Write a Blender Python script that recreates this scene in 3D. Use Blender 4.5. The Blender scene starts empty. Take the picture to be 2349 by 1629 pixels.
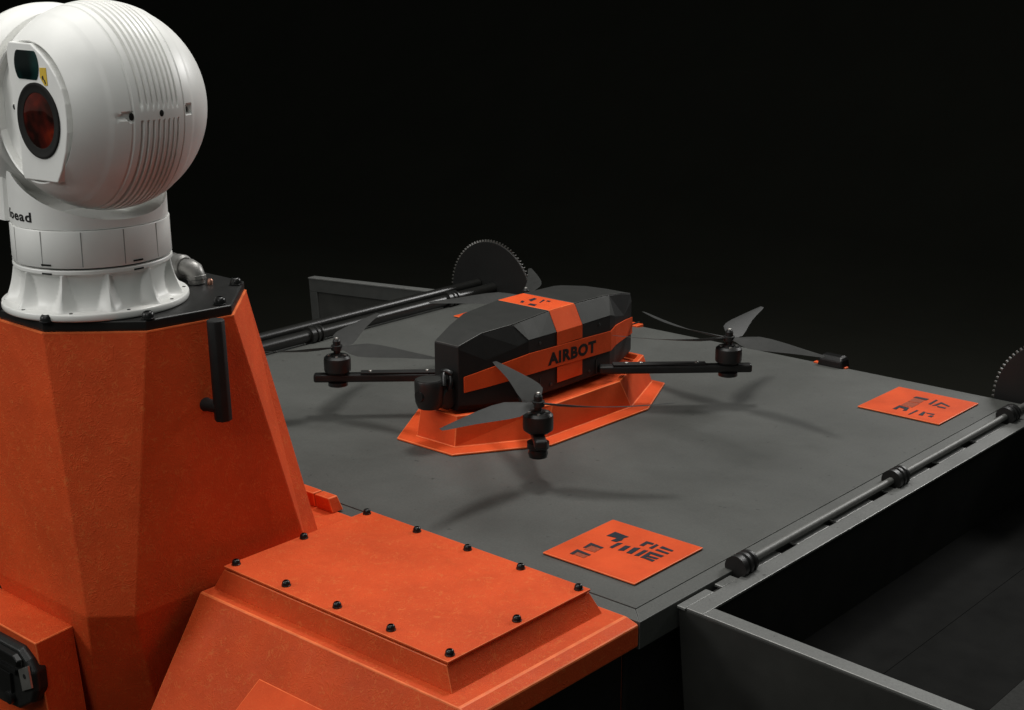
import bpy, bmesh, math, random
from mathutils import Vector, Matrix
random.seed(7)
S = bpy.context.scene
C = S.collection
R = math.radians
pi = math.pi

# ------------------------------------------------------------------ camera
cam_d = bpy.data.cameras.new('camera')
cam = bpy.data.objects.new('camera', cam_d)
C.objects.link(cam)
_r = Vector((0.749463, 0.662032, -0.004369))
_u = Vector((-0.176800, 0.206500, 0.962341))
_w = Vector((-0.638003, 0.720466, -0.271812))
M = Matrix.Identity(4)
for i in range(3):
    M[i][0] = _r[i]; M[i][1] = _u[i]; M[i][2] = -_w[i]
M.translation = Vector((1.21749, -1.66455, 1.0))
cam.matrix_world = M
cam_d.sensor_fit = 'HORIZONTAL'
cam_d.sensor_width = 36
cam_d.lens = 51.95
cam_d.clip_start = 0.02
cam_d.clip_end = 100
S.camera = cam

# ------------------------------------------------------------------ world, lamps, exposure
W = bpy.data.worlds.new('World'); S.world = W
W.use_nodes = True
bg = W.node_tree.nodes['Background']
bg.inputs[0].default_value = (0.9, 1.0, 0.92, 1)
bg.inputs[1].default_value = 0.09
S.view_settings.view_transform = 'Standard'
S.view_settings.look = 'None'
S.view_settings.exposure = 0
S.view_settings.gamma = 1


def area(name, loc, target, sx, sy, power, col=(1, 1, 1)):
    l = bpy.data.lights.new(name, 'AREA')
    l.shape = 'RECTANGLE'; l.size = sx; l.size_y = sy
    l.energy = power; l.color = col
    o = bpy.data.objects.new(name, l); C.objects.link(o)
    o.location = loc
    o.rotation_euler = (Vector(target) - Vector(loc)).to_track_quat('-Z', 'Y').to_euler()
    return o


area('studio_softbox', (-0.95, 1.0, 2.6), (-0.8, 0.45, 0.0), 0.42, 0.42, 33, (1.0, 0.985, 0.95))
area('studio_softbox.001', (-2.4, -2.8, 1.9), (-0.8, -0.35, 0.30), 1.2, 1.0, 34, (1.0, 0.99, 0.965))
area('studio_softbox.002', (-1.0, -0.6, 2.6), (-0.85, -0.5, 0.0), 2.1, 2.2, 37, (1.0, 0.985, 0.955))
area('studio_softbox.003', (-0.1, 4.2, 2.4), (-0.75, 0.0, 0.4), 1.8, 0.6, 78, (1.0, 0.99, 0.97))
area('studio_softbox.004', (0.7, -3.0, 2.6), (-0.75, -0.3, 0.4), 1.4, 1.2, 17, (1.0, 0.99, 0.97))  # added fill near the camera, brightens the ball and the column's right face


# ------------------------------------------------------------------ materials
def new_mat(name):
    m = bpy.data.materials.new(name); m.use_nodes = True
    nt = m.node_tree
    return m, nt, nt.nodes['Principled BSDF']


def ramp(nt, fac, stops):
    r = nt.nodes.new('ShaderNodeValToRGB')
    cr = r.color_ramp
    cr.elements[0].position, cr.elements[0].color = stops[0][0], (*stops[0][1], 1)
    cr.elements[1].position, cr.elements[1].color = stops[-1][0], (*stops[-1][1], 1)
    for p, c in stops[1:-1]:
        e = cr.elements.new(p); e.color = (*c, 1)
    nt.links.new(fac, r.inputs[0])
    return r.outputs[0]


def noise(nt, scale, detail=4, rough=.55, dist=0.0, coord='Object', stretch=None):
    tc = nt.nodes.new('ShaderNodeTexCoord')
    n = nt.nodes.new('ShaderNodeTexNoise')
    n.inputs['Scale'].default_value = scale
    n.inputs['Detail'].default_value = detail
    n.inputs['Roughness'].default_value = rough
    n.inputs['Distortion'].default_value = dist
    if stretch:
        mp = nt.nodes.new('ShaderNodeMapping')
        mp.inputs['Scale'].default_value = stretch[0]
        mp.inputs['Rotation'].default_value = stretch[1]
        nt.links.new(tc.outputs[coord], mp.inputs[0])
        nt.links.new(mp.outputs[0], n.inputs['Vector'])
    else:
        nt.links.new(tc.outputs[coord], n.inputs['Vector'])
    return n.outputs['Fac']


def mixc(nt, fac, a, b, mode='MIX'):
    m = nt.nodes.new('ShaderNodeMix'); m.data_type = 'RGBA'; m.blend_type = mode
    if isinstance(fac, float): m.inputs[0].default_value = fac
    else: nt.links.new(fac, m.inputs[0])
    for i, v in ((6, a), (7, b)):
        if isinstance(v, tuple): m.inputs[i].default_value = (*v, 1)
        else: nt.links.new(v, m.inputs[i])
    return m.outputs[2]


def bump(nt, bs, h, strength, dist=.002, prev=None):
    b = nt.nodes.new('ShaderNodeBump')
    b.inputs['Strength'].default_value = strength
    b.inputs['Distance'].default_value = dist
    nt.links.new(h, b.inputs['Height'])
    if prev is not None: nt.links.new(prev, b.inputs['Normal'])
    nt.links.new(b.outputs[0], bs.inputs['Normal'])
    return b.outputs[0]


def simple(name, col, rough, spec=.5, metal=0., var=.12, nscale=25, bstr=0., bscale=300, coat=0.):
    m, nt, bs = new_mat(name)
    a = tuple(c * (1 - var) for c in col); b = tuple(min(1, c * (1 + var)) for c in col)
    nt.links.new(ramp(nt, noise(nt, nscale, 6), [(.3, a), (.7, b)]), bs.inputs['Base Color'])
    bs.inputs['Roughness'].default_value = rough
    bs.inputs['Specular IOR Level'].default_value = spec
    bs.inputs['Metallic'].default_value = metal
    bs.inputs['Coat Weight'].default_value = coat
    if bstr: bump(nt, bs, noise(nt, bscale, 3), bstr, .001)
    return m


def orange_paint(name, base, wipe, relief=.17):
    m, nt, bs = new_mat(name)
    a = tuple(c * .9 for c in base); b = tuple(c * 1.08 for c in base)
    col = ramp(nt, noise(nt, 9, 5), [(.35, a), (.65, b)])
    # curly wipe marks in the powder coat
    sw = noise(nt, 36, 1, .5, 3.0)
    swr = ramp(nt, sw, [(.455, (0, 0, 0)), (.485, (1, 1, 1)), (.510, (1, 1, 1)), (.540, (0, 0, 0))])
    mk = noise(nt, 60, 3, .6, .5)
    mkr = ramp(nt, mk, [(.46, (0, 0, 0)), (.60, (wipe, wipe, wipe))])
    f = nt.nodes.new('ShaderNodeMath'); f.operation = 'MULTIPLY'
    nt.links.new(swr, f.inputs[0]); nt.links.new(mkr, f.inputs[1])
    col = mixc(nt, f.outputs[0], col, (base[0] * 1.12, base[1] * 2.3, base[2] * 2.6))
    ln = f.outputs[0]
    gr = ramp(nt, noise(nt, 16, 6, .7, .8), [(.26, (.90, .88, .86)), (.5, (1, 1, 1)), (.76, (1.03, 1.06, 1.06))])
    col = mixc(nt, 1.0, col, gr, 'MULTIPLY')
    sp = ramp(nt, noise(nt, 170, 2), [(.70, (0, 0, 0)), (.75, (.6, .6, .6))])
    col = mixc(nt, sp, col, (base[0], base[1] * 1.9, base[2] * 2.5))
    nt.links.new(col, bs.inputs['Base Color'])
    rr = ramp(nt, noise(nt, 14, 5), [(.3, (.50, .50, .50)), (.7, (.66, .66, .66))])
    nt.links.new(rr, bs.inputs['Roughness'])
    bs.inputs['Specular IOR Level'].default_value = .14
    cl = mixc(nt, 1.0, ramp(nt, noise(nt, 31, 1, .5, 3.6), [(.44, (0, 0, 0)), (.485, (1, 1, 1)), (.51, (1, 1, 1)), (.555, (0, 0, 0))]), ramp(nt, noise(nt, 36, 3), [(.45, (0, 0, 0)), (.58, (1, 1, 1))]), 'MULTIPLY')
    n0 = bump(nt, bs, cl, min(1, relief * 1.5), .0013)
    n1 = bump(nt, bs, ramp(nt, noise(nt, 85, 4, .6, 3.5), [(.42, (0, 0, 0)), (.62, (1, 1, 1))]), relief, .0014, n0)
    bump(nt, bs, noise(nt, 420, 2), .12, .0006, n1)
    return m


M_orange = orange_paint('orange_powder_coat', (.635, .078, .018), .42)
M_orange_s = orange_paint('orange_sheet_paint', (.655, .079, .018), .12, .08)
M_orange_edge = simple('orange_edge_highlight', (.85, .17, .05), .42, .3, 0, .22, 30)  # bright edge highlight painted as a paler orange on the bevels
M_grey_edge = simple('black_edge_highlight', (.085, .085, .08), .4, .4, 0, .3, 30)  # ridge highlight painted as grey on the drone's top edges
M_white = simple('white_enamel', (.79, .79, .765), .38, .5, 0, .045, 14, .03, 700)
M_white_lip = simple('white_lip_enamel', (.82, .82, .79), .3, .5, 0, .02, 8)
M_gap = simple('dark_gap_rubber', (.012, .012, .011), .8, .2)
M_black = simple('black_anodised', (.012, .012, .0115), .42, .4, 0, .2, 40, .08, 500)
M_black_matte = simple('black_matte_plastic', (.013, .0125, .012), .62, .3, 0, .2, 30, .05, 600)
M_black_gloss = simple('black_gloss_plastic', (.008, .008, .008), .3, .4, 0, .1)
M_tube = simple('black_gloss_tube', (.012, .012, .011), .33, .5, 0, .15, 60)
M_steel = simple('worn_steel', (.33, .32, .30), .38, .5, .75, .15, 60)
M_steel_dark = simple('dark_screw_steel', (.05, .05, .048), .4, .5, .4)
M_seam = simple('seam_grey', (.26, .26, .25), .6, .3)
M_dull_metal = simple('dull_grey_metal', (.25, .245, .235), .42, .5, .5, .2, 40, .2, 200)
M_copper = simple('copper_fitting', (.55, .28, .2), .3, .5, .6)
M_yellow = simple('yellow_label_print', (.62, .42, .04), .5, .4, 0, .1, 200)
M_ink = simple('black_ink', (.012, .011, .01), .5, .3)
M_mark = simple('blue_black_mark_ink', (.012, .018, .027), .5, .3, 0, .3, 200)
M_mark2 = simple('brown_faded_mark_ink', (.30, .058, .022), .5, .3, 0, .35, 300)
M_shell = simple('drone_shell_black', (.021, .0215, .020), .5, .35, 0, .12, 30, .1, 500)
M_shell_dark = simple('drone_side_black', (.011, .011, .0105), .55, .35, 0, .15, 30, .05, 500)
M_shell_grey = simple('drone_facet_grey', (.05, .051, .048), .5, .4, 0, .1, 30, .05, 500)
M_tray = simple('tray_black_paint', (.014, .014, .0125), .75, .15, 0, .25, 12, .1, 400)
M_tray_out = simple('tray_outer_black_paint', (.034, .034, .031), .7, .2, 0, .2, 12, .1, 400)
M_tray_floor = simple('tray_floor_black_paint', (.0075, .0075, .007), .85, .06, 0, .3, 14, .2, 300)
M_tray_lit = simple('tray_floor_lit_patch', (.028, .028, .0265), .8, .1, 0, .2, 160, .4, 500)  # lighter tone paints the lit patch of the tray floor
M_disc = simple('disc_black_steel', (.012, .012, .0115), .5, .4, .2, .1, 20)
M_teeth = simple('tooth_ground_steel', (.075, .073, .066), .5, .4, .2, .2, 60)


def deck_mat(name, base):
    m, nt, bs = new_mat(name)
    a = tuple(c * .84 for c in base); b = tuple(c * 1.12 for c in base)
    col = ramp(nt, noise(nt, 3.2, 6, .6, .6), [(.3, a), (.7, b)])
    g = noise(nt, 260, 3, .7)
    col = mixc(nt, .35, col, ramp(nt, g, [(.3, tuple(c * .6 for c in base)), (.7, tuple(c * 1.45 for c in base))]))
    s1 = ramp(nt, noise(nt, 30, 3, .6, .4, stretch=((1, 14, 1), (0, 0, R(24)))), [(.66, (0, 0, 0)), (.75, (.3, .3, .3))])
    col = mixc(nt, s1, col, tuple(c * 1.7 for c in base))
    sm = ramp(nt, noise(nt, 1.7, 5, .62, 1.2), [(.34, (.86, .86, .86)), (.52, (1, 1, 1)), (.72, (1.12, 1.12, 1.12))])
    col = mixc(nt, 1.0, col, sm, 'MULTIPLY')
    s2 = ramp(nt, noise(nt, 26, 4, .6, .5, stretch=((18, 1, 1), (0, 0, R(-8)))), [(.68, (0, 0, 0)), (.78, (.35, .35, .35))])
    col = mixc(nt, s2, col, tuple(c * 1.6 for c in base))
    d = ramp(nt, noise(nt, 80, 2, .5), [(.72, (0, 0, 0)), (.76, (.85, .85, .85))])
    col = mixc(nt, d, col, tuple(c * .35 for c in base))
    nt.links.new(col, bs.inputs['Base Color'])
    rr = ramp(nt, noise(nt, 5, 6, .6), [(.3, (.46, .46, .46)), (.7, (.66, .66, .66))])
    nt.links.new(rr, bs.inputs['Roughness'])
    bs.inputs['Specular IOR Level'].default_value = .35
    bump(nt, bs, g, .18, .0008)
    return m


M_deck = deck_mat('grey_grit_deck_paint', (.078, .080, .074))
M_rim = deck_mat('grey_rim_paint', (.13, .132, .126))
M_rim_edge = simple('pale_rim_edge', (.24, .24, .23), .4, .4, .2, .3, 40)  # paler tone for the tray rim bevels

# carbon blade: smoked, faint weave
m, nt, bs = new_mat('smoked_carbon_blade')
wv = nt.nodes.new('ShaderNodeTexWave'); wv.inputs['Scale'].default_value = 160; wv.inputs['Distortion'].default_value = 3
tc = nt.nodes.new('ShaderNodeTexCoord'); nt.links.new(tc.outputs['Object'], wv.inputs['Vector'])
nt.links.new(mixc(nt, noise(nt, 40, 5, .7), ramp(nt, wv.outputs['Fac'], [(.2, (.010, .011, .0105)), (.8, (.024, .025, .024))]), (.040, .040, .038)), bs.inputs['Base Color'])
bs.inputs['Roughness'].default_value = .58
bs.inputs['Specular IOR Level'].default_value = .32
M_blade = m

# lens glass: dark red coated, its red reflections painted in as brighter patches
m, nt, bs = new_mat('red_coated_lens_glass')
bs.inputs['Base Color'].default_value = (.05, .008, .006, 1)
bs.inputs['Roughness'].default_value = .04
bs.inputs['Specular IOR Level'].default_value = .9
bs.inputs['Specular Tint'].default_value = (1, .28, .18, 1)
nt.links.new(ramp(nt, noise(nt, 18, 2), [(.40, (.014, .006, .005)), (.52, (.075, .010, .007)), (.60, (.16, .018, .008)), (.68, (.03, .008, .006))]), bs.inputs['Base Color'])
M_lens = m
m, nt, bs = new_mat('green_coated_window_glass')
nt.links.new(ramp(nt, noise(nt, 20, 2), [(.4, (.003, .006, .006)), (.62, (.006, .028, .025))]), bs.inputs['Base Color'])
bs.inputs['Roughness'].default_value = .06
bs.inputs['Specular IOR Level'].default_value = .4
M_win = m

# studio black: floor and backdrop cloth, pure diffuse
m = bpy.data.materials.new('black_studio_cloth'); m.use_nodes = True
nt = m.node_tree; nt.nodes.remove(nt.nodes['Principled BSDF'])
df = nt.nodes.new('ShaderNodeBsdfDiffuse'); nt.links.new(df.outputs[0], nt.nodes['Material Output'].inputs[0])
nt.links.new(ramp(nt, noise(nt, 2, 4), [(.3, (.020, .020, .0165)), (.7, (.0225, .0225, .0185))]), df.inputs['Color'])
M_cloth = m


# ------------------------------------------------------------------ mesh helpers (world coordinates in, local out)
ORI = {}


def finish(bm, smooth=None):
    bmesh.ops.recalc_face_normals(bm, faces=bm.faces)
    if smooth is not None:
        for f in bm.faces: f.smooth = True
        for e in bm.edges:
            if len(e.link_faces) == 2 and e.calc_face_angle(0) > smooth: e.smooth = False


def mk(name, bm, mat, parent=None, bevel=0., smooth=None, segs=2, angle=25, bright_edge=True):
    finish(bm, smooth)
    o0 = ORI.get(parent.name, Vector((0, 0, 0))) if parent else Vector((0, 0, 0))
    bmesh.ops.translate(bm, verts=bm.verts, vec=-o0)
    me = bpy.data.meshes.new(name); bm.to_mesh(me); bm.free()
    me.materials.append(mat)
    ob = bpy.data.objects.new(name, me); C.objects.link(ob)
    if parent: ob.parent = parent
    ORI[ob.name] = o0
    if bevel:
        b = ob.modifiers.new('edge', 'BEVEL'); b.width = bevel; b.segments = segs
        b.limit_method = 'ANGLE'; b.angle_limit = R(angle)
        e_ = {'orange_powder_coat': M_orange_edge, 'orange_sheet_paint': M_orange_edge, 'drone_shell_black': M_grey_edge, 'grey_rim_paint': M_rim_edge, 'grey_grit_deck_paint': M_rim}.get(mat.name)
        if e_ and bright_edge:
            me.materials.append(e_); b.material = len(me.materials) - 1  # bevels take the paler edge colour, a painted highlight on orange and drone shell
    return ob


def thing(name, label, cat, loc, group=None):
    o = bpy.data.objects.new(name, None); C.objects.link(o)
    o.empty_display_size = .05
    o.location = loc; ORI[o.name] = Vector(loc)
    o['label'] = label; o['category'] = cat
    if group: o['group'] = group
    return o


def put(src, parent, loc, rot=None):
    """a further copy of part src at world loc under parent"""
    c = src.copy(); C.objects.link(c); c.parent = parent
    c.location = Vector(loc) - ORI[parent.name]
    if rot: c.rotation_euler = rot
    ORI[c.name] = Vector(loc)
    return c


def local(name, bm, mat, parent, loc, rot=None, bevel=0., smooth=None, segs=2):
    """a part modelled round its own origin"""
    finish(bm, smooth)
    me = bpy.data.meshes.new(name); bm.to_mesh(me); bm.free(); me.materials.append(mat)
    ob = bpy.data.objects.new(name, me); C.objects.link(ob); ob.parent = parent
    ob.location = Vector(loc) - (ORI[parent.name] if parent else Vector())
    if rot: ob.rotation_euler = rot
    ORI[ob.name] = Vector(loc)
    if bevel:
        b = ob.modifiers.new('edge', 'BEVEL'); b.width = bevel; b.segments = segs; b.limit_method = 'ANGLE'; b.angle_limit = R(25)
    return ob


def B(): return bmesh.new()


def hexa(bm, p):
    """8 corners: 4 below, 4 above in the same order"""
    v = [bm.verts.new(q) for q in p]
    for f in ((3, 2, 1, 0), (4, 5, 6, 7), (0, 1, 5, 4), (1, 2, 6, 5), (2, 3, 7, 6), (3, 0, 4, 7)):
        bm.faces.new([v[i] for i in f])
    return bm


def box(bm, x0, x1, y0, y1, z0, z1):
    return hexa(bm, [(x0, y0, z0), (x1, y0, z0), (x1, y1, z0), (x0, y1, z0), (x0, y0, z1), (x1, y0, z1), (x1, y1, z1), (x0, y1, z1)])


def rings(bm, loops, cap0=True, cap1=True, close=False):
    vs = [[bm.verts.new(p) for p in l] for l in loops]
    n = len(vs[0])
    pairs = list(zip(vs[:-1], vs[1:]))
    if close: pairs.append((vs[-1], vs[0]))
    for a, b in pairs:
        for i in range(n):
            bm.faces.new((a[i], a[(i + 1) % n], b[(i + 1) % n], b[i]))
    if not close:
        if cap0: bm.faces.new(vs[0][::-1])
        if cap1: bm.faces.new(vs[-1])
    return bm


def lathe(bm, prof, center=(0, 0, 0), axis='z', n=32, cap0=True, cap1=True):
    c = Vector(center); loops = []
    for r, h in prof:
        l = []
        for k in range(n):
            t = 2 * pi * k / n
            a, b = r * math.cos(t), r * math.sin(t)
            p = {'z': (a, b, h), 'y': (b, h, a), 'x': (h, a, b)}[axis]
            l.append(c + Vector(p))
        loops.append(l)
    return rings(bm, loops, cap0, cap1)


def tube(bm, pts, r, n=12):
    pts = [Vector(p) for p in pts]
    loops = []
    for i, p in enumerate(pts):
        d = (pts[min(i + 1, len(pts) - 1)] - pts[max(i - 1, 0)]).normalized()
        a = d.orthogonal().normalized() if i == 0 else (a - d * a.dot(d)).normalized()
        b = d.cross(a)
        rr = r[i] if isinstance(r, (list, tuple)) else r
        loops.append([p + (a * math.cos(2 * pi * k / n) + b * math.sin(2 * pi * k / n)) * rr for k in range(n)])
    return rings(bm, loops)


def plate(bm, poly, z0, z1):
    return rings(bm, [[(x, y, z0) for x, y in poly], [(x, y, z1) for x, y in poly]])


# ------------------------------------------------------------------ setting
def sheet(bm, prof, a, b, fn):
    rows = [[bm.verts.new(fn(t, p)) for p in prof] for t in (a, b)]
    for k in range(len(prof) - 1): bm.faces.new((rows[0][k], rows[1][k], rows[1][k + 1], rows[0][k + 1]))


bm = B(); sheet(bm, [(-14, -.93), (5.0, -.93)], -20, 14, lambda t, p: (t, p[0], p[1]))
g = mk('ground', bm, M_cloth); g['kind'] = 'structure'; g['label'] = 'black studio floor under the vehicle'
# paper sweep: the floor rolls up into the backdrop
cv = [(5.0 + 3 * math.sin(pi / 2 * k / 16), -.93 + 3 * (1 - math.cos(pi / 2 * k / 16))) for k in range(17)] + [(8.0, 9.0)]
bm = B(); sheet(bm, cv, -20, 14, lambda t, p: (t, p[0], p[1]))
bd = mk('backdrop', bm, M_cloth, smooth=R(60)); bd['kind'] = 'structure'; bd['label'] = 'black studio backdrop rolling up from the floor'

# ------------------------------------------------------------------ the ground robot
XC = -.803
car = thing('robot_vehicle', 'wide orange and black robot vehicle with a flat grey landing deck', 'robot vehicle', (XC, .5, -.93))

# deck
bm = B(); box(bm, -1.5768, -.0292, .0302, 1.4053, -.03, 0)
mk('deck_plate', bm, M_deck, car, .0005, bright_edge=False)
bm = B()
hexa(bm, [(-.029, .001, -.05), (0, .001, -.05), (0, 1.433, -.05), (-.029, 1.405, -.05), (-.029, .03, -.0012), (0, .001, -.004), (0, 1.433, -.004), (-.029, 1.405, -.0012)])
mk('deck_border', bm, M_deck, car, .001)
bm = B()
hexa(bm, [(-1.606, .001, -.05), (-1.577, .03, -.05), (-1.577, 1.405, -.05), (-1.606, 1.433, -.05), (-1.606, .001, -.004), (-1.577, .03, -.0012), (-1.577, 1.405, -.0012), (-1.606, 1.433, -.004)])
mk('deck_border', bm, M_deck, car, .001)
bm = B()
hexa(bm, [(-1.576, 1.406, -.05), (-.03, 1.406, -.05), (-.001, 1.433, -.05), (-1.605, 1.433, -.05), (-1.576, 1.406, -.0012), (-.03, 1.406, -.0012), (-.001, 1.433, -.004), (-1.605, 1.433, -.004)])
mk('deck_border', bm, M_deck, car, .001)
bm = B()
hexa(bm, [(-1.605, .002, -.05), (-.001, .002, -.05), (-.03, .029, -.05), (-1.576, .029, -.05), (-1.605, .002, -.004), (-.001, .002, -.004), (-.03, .029, -.0012), (-1.576, .029, -.0012)])
mk('deck_border', bm, M_deck, car, .001)
bm = B(); box(bm, -1.58, -.025, .0, 1.42, -.42, -.055)
box(bm, -1.35, -.26, -.2, 1.3, -.75, -.42)
mk('chassis', bm, M_black_matte, car, .004)
bm = B(); box(bm, -.19, -.16, -.06, -.03, -.5, -.055); box(bm, -.19, -.16, -.2, -.03, -.3, -.275)
mk('chassis_strut', bm, M_black, car, .003)
# wheels under the chassis
for wx, wy in ((-.2, .2), (-.2, 1.15), (-1.4, .2), (-1.4, 1.15)):
    bm = B(); lathe(bm, [(.1, -.09), (.22, -.09), (.25, -.06), (.25, .06), (.22, .09), (.1, .09)], (wx, wy, -.68), 'x', 40)
    wh = mk('wheel', bm, M_black_matte, car, smooth=R(35))

# ---- orange hood at the near corner
bm = B()
# top, chamfer strip, right side, front slope
pts_top = [(-.59, -.375, 0), (-.024, -.375, 0), (-.024, -.001, 0), (-.59, -.001, 0)]
T = [bm.verts.new(p) for p in pts_top]
e = [bm.verts.new(p) for p in ((0, -.375, -.007), (0, -.001, -.007))]
s_ = [bm.verts.new(p) for p in ((0, -.375, -.044), (0, -.001, -.044))]
u_ = [bm.verts.new(p) for p in ((-.03, -.375, -.044), (-.03, -.001, -.044))]
fl = [bm.verts.new(p) for p in ((-.59, -.60, -.339), (-.03, -.60, -.339))]
bl = [bm.verts.new(p) for p in ((-.59, -.001, -.339), (-.03, -.001, -.339))]
bm.faces.new(T)
bm.faces.new((T[1], e[0], e[1], T[2]))
bm.faces.new((e[0], s_[0], s_[1], e[1]))
bm.faces.new((s_[0], u_[0], u_[1], s_[1]))
bm.faces.new((u_[0], fl[1], bl[1], u_[1]))
bm.faces.new((T[0], fl[0], fl[1], u_[0], s_[0], e[0], T[1]))
bm.faces.new((T[0], T[3], bl[0], fl[0]))
bm.faces.new((T[3], T[2], e[1], s_[1], u_[1], bl[1], bl[0]))
bm.faces.new((fl[0], bl[0], bl[1], fl[1]))
hood = mk('hood', bm, M_orange, car, .0028, angle=12)
hood.data.materials.append(M_black_matte); black_ix = len(hood.data.materials) - 1
for p in hood.data.polygons:
    c_ = p.center + ORI[hood.name]
    if (p.normal.x > .9 and c_.z < -.05) or p.normal.z < -.9: p.material_index = black_ix
# strip of hood floor between column and hatch, and the floor under the column
bm = B(); box(bm, -1.02, -.5925, -.30, -.001, -.05, -.0005)
mk('hood_floor', bm, M_orange, car, .002)
# raised headlamp pod on the front slope
bm = B()
hexa(bm, [(-.394, -.48, -.16), (-.21, -.48, -.16), (-.21, -.415, -.12), (-.394, -.415, -.12),
          (-.394, -.56, -.163), (-.21, -.56, -.163), (-.21, -.4195, -.0667), (-.394, -.4195, -.0667)])
mk('slope_pod', bm, M_orange_s, car, .002)
# hatch base
bm = B()
rings(bm, [[(-.584, -.352, -.001), (-.058, -.352, -.001), (-.058, -.018, -.001), (-.584, -.018, -.001)],
           [(-.584, -.352, .0008), (-.058, -.352, .0008), (-.058, -.018, .0008), (-.584, -.018, .0008)],
           [(-.5665, -.3435, .0335), (-.0755, -.3435, .0335), (-.0755, -.029, .0335), (-.5665, -.029, .0335)]])
mk('hatch_base', bm, M_orange, car, .0022)
bm = B(); box(bm, -.562, -.08, -.339, -.033, .0338, .0362)
mk('hatch_gasket', bm, M_gap, car)
bm = B(); box(bm, -.567, -.0725, -.3435, -.0285, .0365, .0400)
lid = mk('hatch_lid', bm, M_orange, car, .001)


def bolt_bm(r, h):
    bm = B()
    lathe(bm, [(r * 1.12, 0), (r * 1.12, h * .16), (r, h * .2), (r * .97, h * .62), (r * .72, h * .93), (r * .5, h)], n=20, cap1=False)
    k = [v for v in bm.verts if abs(v.co.z - h) < 1e-6]
    k.sort(key=lambda v: math.atan2(v.co.y, v.co.x))
    inn = [bm.verts.new((v.co.x * .92, v.co.y * .92, h * .55)) for v in k]
    for i in range(len(k)):
        j = (i + 1) % len(k)
        bm.faces.new((k[i], k[j], inn[j], inn[i]))
    bm.faces.new(inn)
    return bm


hb = [(-.557, -.3265), (-.557, -.185), (-.557, -.042), (-.4346, -.042), (-.318, -.042), (-.203, -.042), (-.0855, -.042),
      (-.0855, -.185), (-.0855, -.3265), (-.203, -.3265), (-.318, -.3265), (-.4346, -.3265)]
b0 = local('bolt', bolt_bm(.0066, .0085), M_black_gloss, lid, (*hb[0], .0401), smooth=R(40))
for p in hb[1:]: put(b0, lid, (*p, .0401))

# ---- orange blocks at the deck edge behind the column
for x0, x1, sl in ((-.776, -.7265, 0), (-.7225, -.678, .007)):
    bm = B()
    hexa(bm, [(x0, -.014, 0), (x1, -.014, 0), (x1, .012, 0), (x0, .012, 0),
              (x0, -.018, .028), (x1 - sl, -.018, .028), (x1 - sl, .004, .028), (x0, .004, .028)])
    mk('edge_block', bm, M_orange, car, .002)

# ---- tapered column
def octo(fr, fx, cy, cx, ry, bx, by):
    # front corner, right-front, right-back, back corner; mirrored about XC
    rgt = [(fx, fr), (cx, cy), (cx + .0, ry), (bx, by)]
    return rgt + [(2 * XC - x, y) for x, y in rgt[::-1]]
top = [(-.740, -.522), (-.626, -.414), (-.607, -.265), (-.728, -.143)]
kin = [(-.665, -.535), (-.612, -.482), (-.612, -.133), (-.631, -.086)]
low = [(-.7481, -.477), (-.678, -.400), (-.678, -.133), (-.690, -.086)]
full = lambda q, z: [(x, y, z) for x, y in q] + [(2 * XC - x, y, z) for x, y in q[::-1]]
bm = B(); rings(bm, [full(low, -.33), full(kin, -.011), full(top, .43)])
col = mk('column', bm, M_orange, car, .0022, angle=8, bright_edge=False)
bm = B(); rings(bm, [[((x - XC) * 1.002 + XC, (y + .335) * 1.002 - .335, z) for x, y, z in full(top, .4278)], [((x - XC) * 1.002 + XC, (y + .335) * 1.002 - .335, z) for x, y, z in full(top, .4301)]])
mk('column_rim_highlight', bm, M_orange_edge, car)  # thin strip added to paint the bright line along the column's top edge
ins = lambda q, k: [((x - XC) * k + XC, (y + .335) * k - .335) for x, y in q]
bm = B(); rings(bm, [full(ins(top, .982), .4302), full(ins(top, .985), .434), full(ins(top, .985), .4445), full(ins(top, .975), .446)])
tp = mk('column_top_plate', bm, M_black, car, .0008)
cb = [(-.7360, -.5150), (-.6359, -.4035), (-.6265, -.2756), (-.7172, -.1724)]
cb = cb + [(2 * XC - x, y) for x, y in cb]
b1 = local('bolt', bolt_bm(.0095, .012), M_black_gloss, tp, (*cb[0], .4462), smooth=R(40))
for p in cb[1:]: put(b1, tp, (*p, .4462))
# grab handle on the right face
bm = B(); tube(bm, [(-.578, -.3225, .4385), (-.578, -.3185, .2755)], .0142, 8)
hd = mk('grab_handle', bm, M_black_matte, car, .002, smooth=R(50))
for y, z in ((-.327, .297),):
    bm = B(); tube(bm, [(-.582, y + .004, z), (-.604, y, z), (-.614, y, z)], [.010, .010, .013], 16)
    mk('handle_post', bm, M_black_matte, hd, smooth=R(40))

# ---- front box with black lamp
bm = B()
rings(bm, [[(-.715, -.575, -.33), (-.90, -.575, -.33), (-.90, -.51, -.33), (-.715, -.51, -.33)],
           [(-.7095, -.601, -.045), (-1.03, -.601, -.045), (-1.03, -.528, -.045), (-.7205, -.528, -.045)]])
fb = mk('front_box', bm, M_orange, car, .002)
bm = B()
out = [(-.86, -.060), (-.737, -.058), (-.716, -.071), (-.703, -.09), (-.702, -.121), (-.713, -.145), (-.756, -.171), (-.806, -.177), (-.86, -.176)]
rings(bm, [[(x - .006, -.586, z) for x, z in out], [(x, -.606, z) for x, z in out], [(-.78 + (x + .78) * .93, -.614, -.118 + (z + .118) * .93) for x, z in out]])
lamp = mk('connector_housing', bm, M_black, car, .0025, bright_edge=False)
bm = B(); rings(bm, [[(x, -.6138, z) for x, z in q] for q in [[(-.86, -.066), (-.74, -.066), (-.727, -.074), (-.73, -.088), (-.86, -.086)]]] + [[(x, -.624, z) for x, z in [(-.86, -.068), (-.742, -.068), (-.731, -.075), (-.733, -.085), (-.86, -.084)]]])
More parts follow.
